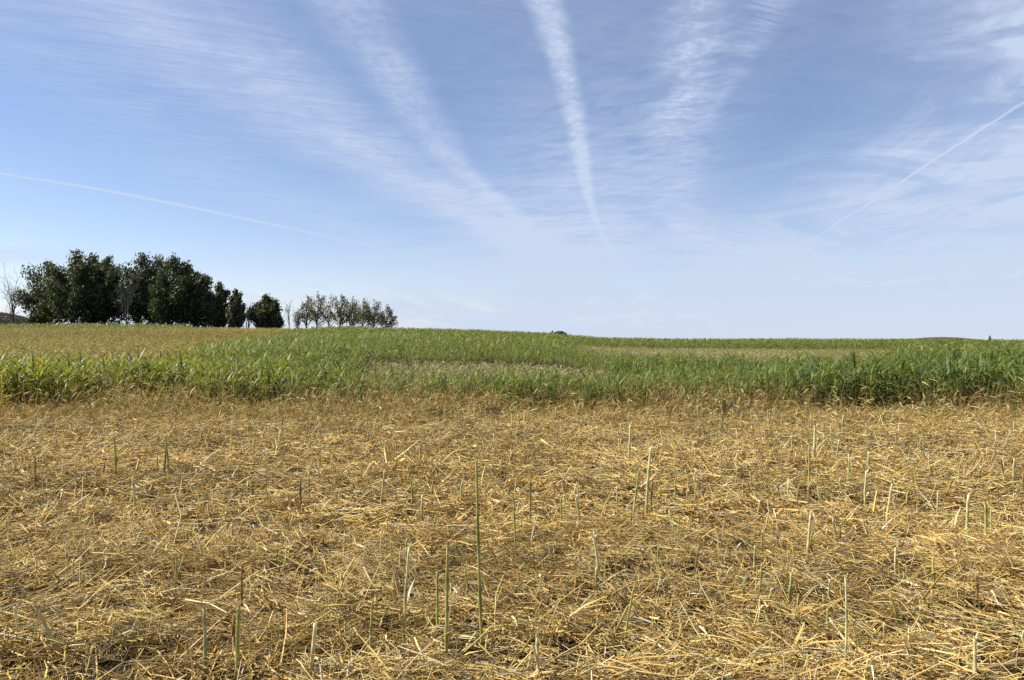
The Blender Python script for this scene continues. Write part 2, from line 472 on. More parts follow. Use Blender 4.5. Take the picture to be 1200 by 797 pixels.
rng = np.random.default_rng(7)
P_HI = [crop_proto(rng, 12, 6) for _ in range(14)]
P_MID = [crop_proto(rng, 10, 4, 1.25, stem=False) for _ in range(10)]
P_FAR = [crop_proto(rng, 7, 3, 1.7, stem=False, drylow=False) for _ in range(10)]

# front rows: one object per plant
x, y = scatter(rng, 16.7, 18.5, 26, .72, .6)
k = zone(x, y) == 1
x, y = x[k], y[k]
order = rng.permutation(len(x))[:280]
x, y = x[order], y[order]
front_meshes = []
for i in range(14):
    (V, F, C), st = P_HI[i]
    front_meshes.append((mesh_from('foliage', V, F, C, np.zeros(len(F), np.int32), M_LEAF),
                         mesh_from('stem', st[0], st[1], st[2], np.zeros(len(st[1]), np.int32), M_LEAF)))
gz = terrain(x, y); hh = crop_height(x, y) * rng.uniform(.78, 1.14, len(x)); rr = rng.normal(0, .8, len(x))
for i in range(len(x)):
    e = empty('forage_plant', (x[i], y[i], gz[i]), rr[i]); e.scale = (hh[i],) * 3
    fm, sm = front_meshes[i % 14]
    a = bpy.data.objects.new('foliage', fm); COL.objects.link(a); a.parent = e
    b = bpy.data.objects.new('stem', sm); COL.objects.link(b); b.parent = e
    tag(e, 'green broad-bladed crop plant with arching leaves standing in the front rows above the withered weeds', 'crop plant', 'front rows of the green crop')

mb = MB()
# stunted, half-withered plants straggling out into the weeds
x, y = scatter(rng, 15.4, 18.6, 17, .78, 1)
k = rng.random(len(x)) < sstep(15.2, 18.2, y) * np.clip(.1 + 1.5 * fbm(x / 1.2, y / 1.0, 121, 3), 0, 1); x, y = x[k], y[k]
wd = rng.random((len(x), 1)) ** .7
tile(mb, rng, P_HI, x, y, crop_height(x, y) * rng.uniform(.3, .85, len(x)) * (.55 + .45 * sstep(15.5, 18, y)), crop_tint(x, y, rng) * (1 - wd + wd * np.array([[1.55, .95, 1.0]])))
x, y = scatter(rng, 16.4, 33, 17, .80, 2)
k = (zone(x, y) == 1); x, y = x[k], y[k]
tile(mb, rng, P_HI, x, y, crop_height(x, y) * rng.uniform(.72, 1.10, len(x)), crop_tint(x, y, rng))
x, y = scatter(rng, 33, 52, 13, .78, 2)
k = (zone(x, y) == 1); x, y = x[k], y[k]
tile(mb, rng, P_MID, x, y, crop_height(x, y) * rng.uniform(.7, 1.12, len(x)), crop_tint(x, y, rng))
x, y = scatter(rng, 52, 114, 8.5, .76, 2)
k = (zone(x, y) == 1); x, y = x[k], y[k]
tile(mb, rng, P_FAR, x, y, crop_height(x, y) * rng.uniform(.65, 1.15, len(x)), crop_tint(x, y, rng))
# a few seed stalks and tall blades on the skyline and scattered plants inside the tan patches
x, y = scatter(rng, 21, 75, 4.2, .76, 2)
k = (zone(x, y) == 3); x, y = x[k], y[k]
tile(mb, rng, P_MID, x, y, crop_height(x, y) * rng.uniform(.22, .62, len(x)), crop_tint(x, y, rng) * np.array([1.3, 1.1, 1.0]))
tag(mb.build('crop_field', M_LEAF), 'dense green broad-leaved crop rising from the straw to the skyline', 'crop', kind='stuff')

# dry crop on the left slope
DRY_T = np.array([[2.15, 1.30, 1.6], [2.5, 1.6, 2.1], [1.35, .84, 1.1], [1.6, 1.25, 1.3], [3.0, 2.05, 3.0]])
mb = MB()
x, y = scatter(rng, 24.5, 114, 9, .80, 2)
k = (zone(x, y) == 2) & (x < 0); x, y = x[k], y[k]
ol = sstep(.42, .62, fbm(x / 6, y / 9, 111, 3) + .25 * sstep(92, 101, y))
t = DRY_T[rng.choice(5, len(x), p=[.36, .26, .18, .12, .08])] * rng.uniform(.8, 1.15, (len(x), 1))
t = t * (1 - .45 * ol[:, None]) + np.array([[1.5, 1.3, 1.0]]) * .45 * ol[:, None]
tile(mb, rng, P_FAR, x, y, rng.uniform(.34, .62, len(x)), t, 1.25)
tag(mb.build('dry_crop_field', M_DRY), 'ripened brown crop on the slope behind the green strip, below the dark trees', 'crop', kind='stuff')

# tan grass patches between the green
mb = MB()
x, y = scatter(rng, 21, 76, 24, .76, 2)
k = (zone(x, y) == 3); x, y = x[k], y[k]
weeds(mb, rng, x, y, .15, .42, [(.82, .74, .38), (.70, .62, .30), (.48, .38, .18), (.34, .36, .14), (.78, .68, .44)], [.3, .25, .15, .15, .15], 3.0, 2)
tag(mb.build('dry_grass', M_DRY), 'patches of bleached dry grass showing between stretches of green crop', 'grass', kind='stuff')

# ------------------------------------------------------------------ cut stalks standing in the straw
def stalk_mb(base_h, r, lean, bend, seed, pal, sides=8):
    rg = np.random.default_rng(seed)
    K = 13; t = np.linspace(0, 1, K)
    path = np.zeros((1, K, 3))
    path[0, :, 0] = lean * base_h * t + (bend + rg.normal(0, .012)) * base_h * np.sin(t * math.pi) + rg.normal(0, .10 * r, K).cumsum() * t
    path[0, :, 1] = rg.normal(0, .03) * base_h * t
    path[0, :, 2] = -.03 + (base_h + .03) * t
    rad = r * (1.08 - .28 * t)
    node = rg.choice(np.arange(2, K - 2), max(1, int(base_h / .2)), replace=False)
    rad[node] *= 1.30
    V, F = tubes(path, rad[None], sides)
    top = V[-sides:]; cut = rg.uniform(.6, 1.6) * r
    top[:, 2] += cut * (top[:, 0] - top[:, 0].mean()) / r * rg.choice([-1, 1]); V[-sides:] = top
    b = len(V) - sides
    cap = np.array([[b, b + 1, b + 2, b + 3], [b, b + 3, b + 4, b + 7], [b + 4, b + 5, b + 6, b + 7]]) if sides == 8 else np.array([[b, b + 1, b + 2, b + 3], [b, b + 3, b + 4, b + 5]])
    lo, hi = np.array(pal[0]), np.array(pal[1])
    tt = np.repeat(t, sides)[:, None]
    C = lo * (1 - tt) + hi * tt
    C = C * (.85 + .3 * rg.random((K, 1)).repeat(sides, 0).reshape(-1, 1))
    ndm = np.zeros(K); ndm[node] = 1
    C = C * (1 - .35 * np.repeat(ndm, sides)[:, None])
    m = MB(); m.add(V, np.concatenate([F, cap]), C)
    nf = rg.integers(3, 6); az = rg.uniform(0, 6.28, nf); Lf = r * rg.uniform(1.0, 5.0, nf)         # torn fibres round the cut
    tt = np.linspace(0, 1, 3); tip = path[0, -1]; rr = rad[-1]
    fp = np.stack([tip[0] + np.cos(az)[:, None] * (rr + Lf[:, None] * .35 * tt ** 2), tip[1] + np.sin(az)[:, None] * (rr + Lf[:, None] * .35 * tt ** 2),
                   tip[2] - r * .6 + Lf[:, None] * tt], -1)
    FV, FF = ribbons(fp, np.stack([-np.sin(az), np.cos(az), 0 * az], 1), np.repeat(np.array([[1.0, .8, .15]]) * r, nf, 0))
    m.add(FV, FF, np.array(pal[1]) * .5 + np.array([.42, .36, .2]))
    return m, path[0], rad

GRN = ((.58, .56, .13), (.50, .47, .13))
PAL = ((.72, .64, .22), (.92, .82, .42))
GRY = ((.46, .46, .19), (.55, .52, .26))
BRN = ((.33, .21, .08), (.40, .27, .11))
# base px, base row, top px, top row, width px, palette, bend, label
ST = [
 (565, 758, 559, 540, 5.0, GRN, -.012, 'tallest cut stalk of all, olive green and upright, in the middle of the straw'),
 (474, 753, 479, 641, 5.0, PAL, 0, 'tall pale-topped cut stalk just left of the two joined green stalks'),
 (522, 785, 526, 640, 6.0, GRN, 0, 'tall dark green cut stalk, the taller of the close pair left of the tallest stalk'),
 (513, 750, 512, 668, 5.0, GRN, 0, 'shorter dark stalk of the close pair left of the tallest stalk'),
 (433, 776, 436, 703, 4.5, GRN, 0, 'short upright green cut stalk left of the pale-topped tall stalk'),
 (240, 792, 240, 711, 7.0, GRY, 0, 'stout dark grey-green stalk with split sides near the lower edge, first of a pair'),
 (278, 797, 280, 714, 8.0, GRN, 0, 'thick bright green stump of stalk with a slanting cut, second of a pair'),
 (363, 803, 368, 731, 8.0, PAL, 0, 'thick pale yellow-green stalk with a frayed top at the lower edge'),
 (74, 776, 41, 709, 6.5, GRY, .02, 'thick grey-green stalk leaning hard to one side in the lower left corner'),
 (29, 758, 16, 712, 5.0, PAL, 0, 'short bleached stalk beside the thick leaning grey-green one'),
 (204, 707, 208, 655, 4.5, GRN, 0, 'slim khaki stalk behind the stout grey-green pair'),
 (285, 722, 284, 666, 4.5, BRN, 0, 'brown slim stalk right behind the thick bright green stump'),
 (159, 601, 157, 560, 4.5, PAL, 0, 'pale stalk with whitish top standing alone far out on the left side of the straw'),
 (550, 705, 546, 667, 4.0, GRN, 0, 'low dark stalk close beside the foot of the tallest stalk'),
 (605, 649, 603, 590, 3.6, GRN, 0, 'slim green stalk rising out of a dark hollow in the straw'),
 (659, 624, 658, 584, 3.6, GRN, 0, 'small green stalk behind and right of the dark hollow'),
 (620, 622, 621, 560, 3.4, BRN, 0, 'slim tan stalk with a bent tip behind the dark hollow'),
 (703, 692, 696, 628, 5.5, PAL, .03, 'bleached whitish stalk bowed to one side, right of centre'),
 (757, 608, 763, 523, 5.0, PAL, 0, 'tall pale yellow stalk, tallest one right of centre'),
 (741, 597, 748, 552, 3.6, GRN, 0, 'thin leaning stalk just left of the tall pale yellow one'),
 (729, 767, 744, 684, 4.0, GRN, -.02, 'thin green stalk leaning in front of the bowed whitish one'),
 (770, 678, 771, 640, 3.6, GRN, 0, 'short thin green stalk between the bowed whitish stalk and the thick pale one'),
 (630, 799, 631, 745, 6.5, PAL, 0, 'thick pale stump of stalk at the lower edge near the middle'),
 (945, 656, 949, 602, 5.5, PAL, 0, 'thick bleached stalk standing alone at the right, cut level'),
 (987, 802, 990, 675, 4.2, PAL, .02, 'long thin pale stalk with a kink, lower right'),
 (1050, 674, 1049, 642, 4.5, PAL, 0, 'short pale stalk right of the thick bleached one'),
 (1132, 639, 1133, 579, 5.0, PAL, 0, 'tall pale stalk at far right, taller of two neighbours'),
 (1155, 636, 1154, 590, 5.5, GRN, 0, 'green stalk at far right, shorter and darker of two neighbours'),
 (1141, 802, 1142, 746, 6.5, PAL, 0, 'thick pale green stump in the lower right corner'),
 (1035, 609, 1044, 566, 4.2, PAL, 0, 'pale straw-coloured stalk tilted to the right behind the short pale one'),
 (892, 654, 893, 623, 4.0, GRN, 0, 'short green stalk left of the thick bleached one'),
 (1014, 592, 1014, 552, 4.4, PAL, 0, 'upright pale stalk behind the tilted straw-coloured one'),
 (953, 545, 954, 500, 4.6, PAL, 0, 'tall yellowish stalk near the weeds, front one of a bunch'),
 (947, 582, 949, 522, 4.0, GRN, 0, 'slender greenish stalk in front of the tall yellowish bunch'),
 (135, 560, 134, 512, 4.6, GRN, 0, 'dark greenish stalk behind the whitish-topped one on the left'),
 (43, 577, 41, 538, 3.6, BRN, 0, 'dark thin stalk near the left edge halfway up the straw'),
 (198, 568, 194, 511, 4.0, GRN, 0, 'tall thin stalk of a small bunch on the left, behind the straw heap'),
 (191, 560, 193, 520, 3.5, BRN, 0, 'brown stalk of the small bunch on the left, close to its tallest one'),
 (240, 602, 239, 580, 3.6, GRN, 0, 'very short green stalk at left between taller ones'),
 (493, 548, 493, 522, 4.2, GRN, 0, 'short dark stub left of and behind the tallest stalk'),
 (737, 548, 738, 497, 3.8, PAL, 0, 'pale stalk reaching up behind the tall pale yellow one'),
]
for i, (bx, by, tx, ty, wpx, pal, bend, lab) in enumerate(ST):
    X, D = ground_hit(bx, by, .02)
    h = (by - ty) * D / FPX; r = wpx * D / FPX / 2 * .66
    lean = (tx - bx) / max(by - ty, 1)
    z = float(terrain(np.array([X]), np.array([D]))[0])
    m, path, rad = stalk_mb(h - (z - .02), r, lean, bend, 500 + i, pal)
    e = empty('cut_stalk', (X, D, z))
    m.build('stem', M_STALK, e)
    tag(e, lab, 'stalk', 'cut stalks standing in the straw')
    rg = np.random.default_rng(900 + i)
    if wpx >= 4:       # a torn dry sheath clasping the lower stem
        K = 6; t = np.linspace(0, 1, K); a0 = rg.uniform(0, 6.28); L = h * rg.uniform(.35, .6)
        pth = np.zeros((1, K, 3)); s0 = rg.uniform(.05, .2)
        off = r * 1.3 + t ** 2.5 * L * rg.uniform(.1, .4)
        pth[0, :, 0] = np.interp(s0 + t * L / h, np.linspace(0, 1, len(path)), path[:, 0]) + np.cos(a0) * off
        pth[0, :, 1] = np.sin(a0) * off; pth[0, :, 2] = h * s0 + t * L * (1 - .25 * t)
        sd = np.array([[-math.sin(a0), math.cos(a0), 0.1]])
        V, F = ribbons(pth, sd, np.linspace(r * 1.7, r * .5, K)[None])
        MB().add(V, F, np.array([.52, .38, .17])).build('dry_sheath', M_DRY, e)

# many more, smaller, further out: copies of a dozen kinds
rg = np.random.default_rng(77)
kinds = [stalk_mb(1.0, .019 * rg.uniform(.8, 1.3), rg.normal(0, .07), rg.normal(0, .02), 700 + q, [PAL, PAL, GRN, BRN, PAL][q % 5], 6)[0].mesh('cut_stalk', M_STALK) for q in range(12)]
cnt = 0
while cnt < 215:
    yy = rg.uniform(5.2, 16.5) if rg.random() < .8 else rg.uniform(3.6, 6)
    px = rg.uniform(-20, 1220)
    if rg.random() > .35 + .65 * float(sstep(350, 900, px)): continue
    xx = (px - 600) / FPX * yy
    h = rg.uniform(.13, .36) if yy > 6 else rg.uniform(.10, .25)
    z = float(terrain(np.array([xx]), np.array([yy]))[0])
    o = bpy.data.objects.new('cut_stalk', kinds[cnt % 12]); COL.objects.link(o)
    o.location = (xx, yy, z - .01); s = .42 + .45 * h + .008 * yy
    o.scale = (s * .62, s * .62, h); o.rotation_euler = (rg.normal(0, .06), rg.normal(0, .09), rg.uniform(0, 6.28))
    tag(o, 'small thin cut stalk, one of many short ones sticking up from the straw', 'stalk', 'small stalks scattered over the straw')
    cnt += 1

# stems lying on the straw
LY = [
 ((155, 508), (188, 533), .012, (.12, .085, .05), .06, 'dark brown fallen stem lying aslant on the straw near the left weeds'),
 ((1052, 625), (1100, 598), .009, (.52, .42, .17), .06, 'long yellow stem lying aslant at the right beside the two upright stalks'),
 ((943, 703), (976, 680), .0085, (.66, .55, .31), .07, 'pale thick stem piece lying over the dark hollow at lower right'),
 ((916, 725), (936, 737), .008, (.82, .74, .55), .05, 'short whitish stem piece lying in front of the dark hollow at lower right'),
 ((1098, 795), (1200, 772), .008, (.60, .47, .19), .04, 'long golden stem lying along the lower right corner'),
 ((120, 680), (150, 700), .006, (.70, .53, .22), .06, 'bright yellow stem lying aslant on the straw at left'),
 ((905, 755), (893, 715), .008, (.34, .31, .14), .05, 'grey-green stem leaning out of the straw left of the long kinked stalk'),
 ((800, 620), (845, 640), .007, (.58, .45, .2), .06, 'thin golden stem lying across the straw right of the bent whitish stalk'),
]
for i, (a, b, r, c, lift, lab) in enumerate(LY):
    p = ground_hit(a[0], a[1], lift); q = ground_hit(b[0], b[1], lift)
    P = np.array([p[0], p[1]]); Q = np.array([q[0], q[1]]); K = 7; t = np.linspace(0, 1, K)
    XY = P[None] * (1 - t[:, None]) + Q[None] * t[:, None]
    gz = terrain(XY[:, 0], XY[:, 1])
    zz = np.linspace(gz[0], gz[-1], K); zz = zz + max(0, float((gz - zz).max())) + lift + .012 * np.sin(t * math.pi)
    cen = np.array([XY[:, 0].mean(), XY[:, 1].mean(), gz.mean()])
    path = np.concatenate([XY, zz[:, None]], 1)[None] - cen
    rad = np.full((1, K), r); rad[0, 2] *= 1.2; rad[0, 5] *= 1.15; rad[0, -1] *= .8
    V, F = tubes(path, rad, 6)
    n = len(V) - 6
    F = np.concatenate([F, [[n, n + 1, n + 2, n + 3], [n, n + 3, n + 4, n + 5], [3, 2, 1, 0], [5, 4, 3, 0]]])
    o = MB().add(V, F, np.array(c)).build('fallen_stem', M_STALK, loc=cen)
    tag(o, lab, 'stem', 'loose stems lying on the straw')

# withered dark clumps at the crop edge
for px, py, h, w, lab in ((846, 489, .36, .34, 'dark withered weed clump at the crop edge right of centre'),
                          (577, 491, .30, .40, 'dark withered weed clump at the crop edge near the middle'),
                          (515, 493, .24, .30, 'smaller dark weed clump left of the middle one at the crop edge')):
    X, D = ground_hit(px, py); n = 170
    m = MB(); x = X + rg.normal(0, w * .4, n); y = D + rg.normal(0, .18, n)
    weeds(m, rg, x, y, h * .5, h, [(.17, .12, .055), (.26, .18, .07), (.12, .14, .05), (.42, .33, .14)], [.35, .25, .22, .18], 1.5, 4)
    for V in m.v: V -= np.array([X, D, 0], np.float32)
    tag(m.build('weed_clump', M_DRY, loc=(X, D, 0)), lab, 'weed')

# small green shoots in the straw
for px, py, lab in ((868, 706, 'bright green grass shoot alone in the straw at lower right'), (962, 560, 'green shoot in the straw below the tall yellowish bunch')):
    X, D = ground_hit(px, py); n = 7; m = MB()
    az = rg.uniform(0, 6.28, n); t = np.linspace(0, 1, 5); L = rg.uniform(.08, .17, n)
    pth = np.stack([np.cos(az)[:, None] * L[:, None] * .45 * t ** 1.6, np.sin(az)[:, None] * L[:, None] * .45 * t ** 1.6, L[:, None] * t * (1 - .15 * t)], -1)
    V, F = ribbons(pth, np.stack([-np.sin(az), np.cos(az), 0 * az], 1), np.repeat(np.array([[.009, .011, .01, .007, .001]]), n, 0))
    m.add(V, F, np.array([.16, .28, .06]))
    tag(m.build('grass_shoot', M_LEAF, loc=(X, D, float(terrain(np.array([X]), np.array([D]))[0]) + .02)), lab, 'shoot')

# ------------------------------------------------------------------ trees
def limb(p0, d, L, r0, r1, rg, K=5, wob=.06, up=.0):
    t = np.linspace(0, 1, K); d = d / np.linalg.norm(d)
    P = p0[None] + d[None] * (L * t)[:, None]
    P[:, 2] += up * L * t ** 2
    w = rg.normal(0, wob * L, (K, 3)); w[0] = 0; w[:, 2] *= .3
    P = P + w * t[:, None]
    return P, r0 + (r1 - r0) * t

def add_limbs(mb, limbs, sides, col, rg):
    for P, R in limbs:
        V, F = tubes(P[None], R[None], sides)
        mb.add(V, F, np.array(col) * rg.uniform(.8, 1.2))

def leaf_cloud(mb, rg, pts, dirs, size, pal, w, asp=.5):
    n = len(pts)
    d = norm(dirs + rg.normal(0, .55, (n, 3)))
    sd = norm(np.cross(d, rg.normal(0, 1, (n, 3))))
    L = rg.uniform(.6, 1.4, n) * size
    path = pts[:, None] + d[:, None] * (L[:, None] * np.array([-.5, 0, .5]))[..., None]
    path[:, 1] += rg.normal(0, .06, (n, 3)) * L[:, None]
    wd = (L * asp)[:, None] * np.array([.35, 1, .15])
    V, F = ribbons(path, sd, wd)
    mb.add(V, F, np.repeat(pick(rg, pal, w, n, .3), 6, 0))

POP = [(.088, .106, .054), (.12, .135, .066), (.06, .075, .042), (.34, .32, .15)]
ASP = [(.25, .235, .14), (.19, .205, .125), (.33, .28, .15), (.13, .15, .10)]
BARK_D = (.075, .062, .05); BARK_G = (.22, .195, .165); BARK_P = (.15, .135, .12)

def px_to_m(Y): return Y / FPX

def dense_tree(px, Y, top, wpx, seed, lab, name='broadleaf_tree', low=.10, pal=POP, pw=(.4, .3, .2, .1), nleaf=420, lean=.26, group=None, bark=BARK_D, lsize=.37):
    rg = np.random.default_rng(seed)
    X = (px - 600) / FPX * Y; z0 = float(terrain(np.array([X]), np.array([Y]))[0])
    H = EYE + (HOR - top) * Y / FPX - z0; W = wpx * Y / FPX / 2 * 1.42; H *= .965
    e = empty(name, (X, Y, z0))
    tr = MB(); cr = MB(); limbs = []
    pal = np.array(pal) * rg.uniform(.82, 1.08) * np.array([rg.uniform(.92, 1.1), 1, rg.uniform(.95, 1.15)])     # each tree its own green
    nst = rg.integers(1, 3)
    tp, trd = limb(np.array([0, 0, -.2]), np.array([lean * .3, 0, 1.]), H * .9, .034 * H * .55, .03, rg, 8, .02)
    limbs.append((tp, trd))
    npl = 15
    for q in range(npl):
        f = low + (1 - low) * ((q + rg.random()) / npl) ** 1.25        # height fraction of the plume's foot
        s = np.clip(f * .78, .03, .9)
        i = s * 7; a = int(i); p = tp[a] + (tp[min(a + 1, 7)] - tp[a]) * (i - a)
        az = q * 2.4 + rg.uniform(-.4, .4)
        spread = W * (1.02 - .55 * f ** 2)
        hor = np.array([math.cos(az), math.sin(az) * .8, 0])
        tip = np.array([0, 0, 0.]) + p * [.6, .6, 0] + hor * spread * rg.uniform(.70, 1.0) + np.array([lean * H * .12, 0, min(H * .985, H * (f * .60 + rg.uniform(.28, .42)))])
        if q == npl - 1: tip = np.array([lean * H * .25, 0, H])
        d = tip - p; L = np.linalg.norm(d)
        limbs.append(limb(p, d, L * .97, .012 * H * (1.1 - f), .02, rg, 6, .04))
        n = int(nleaf * 1.6 * rg.uniform(.8, 1.2))
        t = rg.beta(1.6, 1.15, n)
        R = (W * .46) * np.interp(t, [0, .3, .7, 1], [.5, 1, .8, .15]) * rg.uniform(.75, 1.2)
        off = norm(rg.normal(0, 1, (n, 3))) * (rg.random(n) ** .5 * R)[:, None]
        pts = p + d * t[:, None] + off
        # tufts: pull leaves to local centres so the mass breaks up
        cen = pts[rg.integers(0, n, n // 16 + 1)]
        own = rg.integers(0, len(cen), n)
        pts = pts * .42 + cen[own] * .58 + rg.normal(0, .10 * W ** .5, (n, 3))
        pts[:, 2] = np.maximum(pts[:, 2], .25)
        dirs = np.tile(d / L * .6 + np.array([.45, 0, .55]), (n, 1))
        leaf_cloud(cr, rg, pts, dirs, lsize, pal, pw, .5)
    add_limbs(tr, limbs, 6, bark, rg)
    tr.build('trunk', M_BARK, e); cr.build('crown', M_TREELEAF, e)
    tag(e, lab, 'tree', group or 'trees on the left skyline')

def branchy(rg, p, d, L, r, depth, out, spread=.55, tips=None):
    K = 5
    P, R = limb(p, d, L, r, r * .55, rg, K, .05, .04)
    out.append((P, R))
    if depth == 0:
        if tips is not None: tips.append((P[-1], P[-1] - P[0]))
        return
    nb = 3 if depth > 1 else 4
    for q in range(nb):
        i = rg.uniform(.35, 1) * (K - 1) if q else K - 1.01
        a = int(i); pp = P[a] + (P[a + 1] - P[a]) * (i - a)
        dd = norm((P[-1] - P[0])[None])[0] + rg.normal(0, spread, 3) + np.array([0, 0, .18])
        branchy(rg, pp, dd, L * rg.uniform(.5, .75), r * .5, depth - 1, out, spread, tips)

def open_tree(px, Y, top, wpx, seed, lab, name, leaves, bark, pal=ASP, stems=1, group='trees on the left skyline', depth=3, lsize=.22, foot=.42):
    rg = np.random.default_rng(seed)
    X = (px - 600) / FPX * Y; z0 = float(terrain(np.array([X]), np.array([Y]))[0])
    H = EYE + (HOR - top) * Y / FPX - z0; W = wpx * Y / FPX / 2
    e = empty(name, (X, Y, z0)); limbs = []; tips = []
    for s in range(stems):
        b = np.array([rg.uniform(-.35, .35) * W * (stems > 1), rg.uniform(-.3, .3), -.2])
        dd = np.array([rg.uniform(-.16, .16) + .03, rg.uniform(-.1, .1), 1.])
        P, R = limb(b, dd, H * foot, .021 * H ** .8 + .02, .012 * H ** .8 + .02, rg, 5, .03); limbs.append((P, R))
        for q in range(4):
            d2 = np.array([rg.uniform(-1, 1) * W / H * 1.5, rg.uniform(-.4, .4), 1.])
            branchy(rg, P[-1] if q < 2 else P[rg.integers(2, 5)], d2, H * rg.uniform(.16, .34), .010 * H ** .8 + .012, depth - 1, limbs, .5, tips)
    zmax = max(P[:, 2].max() for P, R in limbs); sc = H / zmax
    xm = max(np.abs(P[:, 0]).max() for P, R in limbs); sx = min(1.6, max(.45, W / xm))
    for P, R in limbs: P[:, 2] *= sc; P[:, 0] *= sx
    tr = MB(); add_limbs(tr, limbs, 4, bark, rg)
    tr.build('trunk', M_BARK, e)
    if leaves:
        cr = MB()
        tp = np.array([t[0] for t in tips]) * [sx, 1, sc]; td = np.array([t[1] for t in tips])
        idx = rg.integers(0, len(tp), leaves)
        grp = rg.random(len(tp)) < .75; idx = idx[grp[idx]]
        pts = tp[idx] + rg.normal(0, .27, (len(idx), 3)) - (rg.random(len(idx)) ** 2)[:, None] * td[idx] * 1.3; dirs = norm(td[idx]) + np.array([.4, 0, .3])
        leaf_cloud(cr, rg, pts, dirs, lsize, pal, (.35, .3, .15, .2), .55)
        cr.build('crown', M_TREELEAF, e)
    tag(e, lab, 'tree', group)

dense_tree(52, 131, 304, 60, 21, 'dark leafy tree at the left end of the dense grove, next to the bare tree')
dense_tree(84, 126, 292, 58, 22, 'tallest dark leafy tree of the grove, with a broad ragged top', nleaf=460)
dense_tree(121, 129, 296, 42, 23, 'dark leafy tree of the grove standing just left of the notch in its top')
dense_tree(103, 131, 295, 44, 121, 'dark leafy tree filling the gap behind the tallest tree of the grove, to its right')
dense_tree(180, 130, 296, 46, 122, 'dark leafy tree of the grove set back behind the broad one and the twin-topped one')
dense_tree(216, 131, 307, 40, 123, 'dark leafy tree set back where the top of the grove starts to slope down')
dense_tree(161, 127, 294.5, 56, 24, 'broad dark tree of the grove just right of the notch in its top', nleaf=460)
dense_tree(198, 125, 299, 52, 25, 'dark leafy tree with twin upswept tops, where the grove starts to step down')
dense_tree(230, 127, 318, 44, 26, 'lower dark leafy tree on the sloping right side of the grove')
dense_tree(253, 129, 328, 28, 27, 'lowest dark tree on the right flank inside the grove', nleaf=340)
dense_tree(273, 123, 337, 18, 28, 'small narrow dark tree at the right end of the grove, beside a gap', nleaf=260, low=.05)
dense_tree(312, 125, 345, 35, 29, 'rounded dark tree standing apart between the grove and the thin trees', nleaf=420, low=.03, lean=.05)
dense_tree(45, 120, 364, 22, 30, 'low bush with yellowing leaves at the foot of the grove beside the bare tree', name='bush', low=.05,
           pal=[(.09, .10, .03), (.16, .14, .035), (.06, .075, .025)], pw=(.5, .25, .25), nleaf=70, lean=0, group='bushes under the trees')
open_tree(13, 124, 305, 34, 31, 'bare grey leafless tree with forked limbs at the left end of the skyline', 'bare_tree', 0, BARK_G, stems=2, depth=4, foot=.30)
open_tree(151, 121, 322, 34, 32, 'grey leafless tree showing its pale branches in front of the dark grove', 'bare_tree', 0, BARK_P, stems=2, depth=3)
open_tree(290, 127, 351, 20, 33, 'pale twiggy half-bare shrub tree in the gap left of the rounded dark tree', 'shrub_tree', 220, BARK_P, stems=3, depth=3)
open_tree(339, 128, 352, 15, 34, 'thin leafless sapling right beside the rounded dark tree', 'bare_tree', 25, BARK_G, depth=3)
open_tree(348, 126, 364, 20, 35, 'short bushy brownish tree at the left foot of the thin-trunked row', 'aspen_tree', 380, BARK_D, stems=3, foot=.25)
AS = [(358, 128, 344, 24, 'first tall tree of the thin-trunked row, with a ragged brownish crown'),
      (371, 125, 340, 24, 'tallest tree of the thin-trunked row, second from its left'),
      (385, 130, 342, 24, 'nearly leafless tree of the thin-trunked row, right of its tallest'),
      (398, 126, 342, 22, 'thin tree in the middle of the row with a dark pointed top'),
      (411, 128, 346, 24, 'thin tree of the row just right of the dark pointed one'),
      (424, 125, 348, 26, 'thin brownish tree of the row, third from its right end'),
      (437, 128, 350, 26, 'darker, fuller thin-trunked tree second from the right end of the row'),
      (452, 126, 357, 24, 'low spreading tree at the right end of the thin-trunked row')]
for i, (px, Y, tp, w, lab) in enumerate(AS):
    dense_tree(px, Y, tp, w * .94, 61 + i, lab, 'aspen_tree', low=.32, pal=ASP, pw=(.35, .3, .15, .2), nleaf=22 if i == 2 else 58, lean=.16, lsize=.25,
               group='thin-trunked trees in a row', bark=BARK_D if i != 2 else BARK_G)
# low brown thicket behind the bare tree
for px, tp, lab in ((4, 374, 'low brown leafless thicket behind the bare tree, nearer the picture edge'), (24, 375, 'low brown leafless thicket between the bare tree and the grove')):
    open_tree(px, 136, tp, 26, 90 + px, lab, 'thicket_shrub', 500, BARK_D, pal=[(.10, .075, .05), (.13, .10, .06), (.08, .065, .045), (.07, .07, .035)], stems=6, foot=.2, group='bushes under the trees')

# ------------------------------------------------------------------ heap, post, stone
def stone_mb(mb, rg, c, s, col):
    nu, nv = 8, 6
    u = np.arange(nu) * 2 * math.pi / nu; v = np.linspace(.12, math.pi - .12, nv)
    U, Vv = np.meshgrid(u, v)
    P = np.stack([np.sin(Vv) * np.cos(U), np.sin(Vv) * np.sin(U), np.cos(Vv)], -1).reshape(-1, 3)
    P = P * (1 + rg.normal(0, .10, (len(P), 1))) * np.array(s) + np.array(c)
    a = np.arange(nv - 1)[:, None]; b = np.arange(nu)[None]; b2 = (b + 1) % nu
    F = np.stack([a * nu + b, (a + 1) * nu + b, (a + 1) * nu + b2, a * nu + b2], -1).reshape(-1, 4)
    caps = []
    for o in (0, (nv - 1) * nu): caps += [[o, o + 1, o + 2, o + 3], [o, o + 3, o + 4, o + 7], [o + 4, o + 5, o + 6, o + 7]]
    mb.add(P, np.concatenate([F, caps]), np.array(col) * rg.uniform(.7, 1.3))

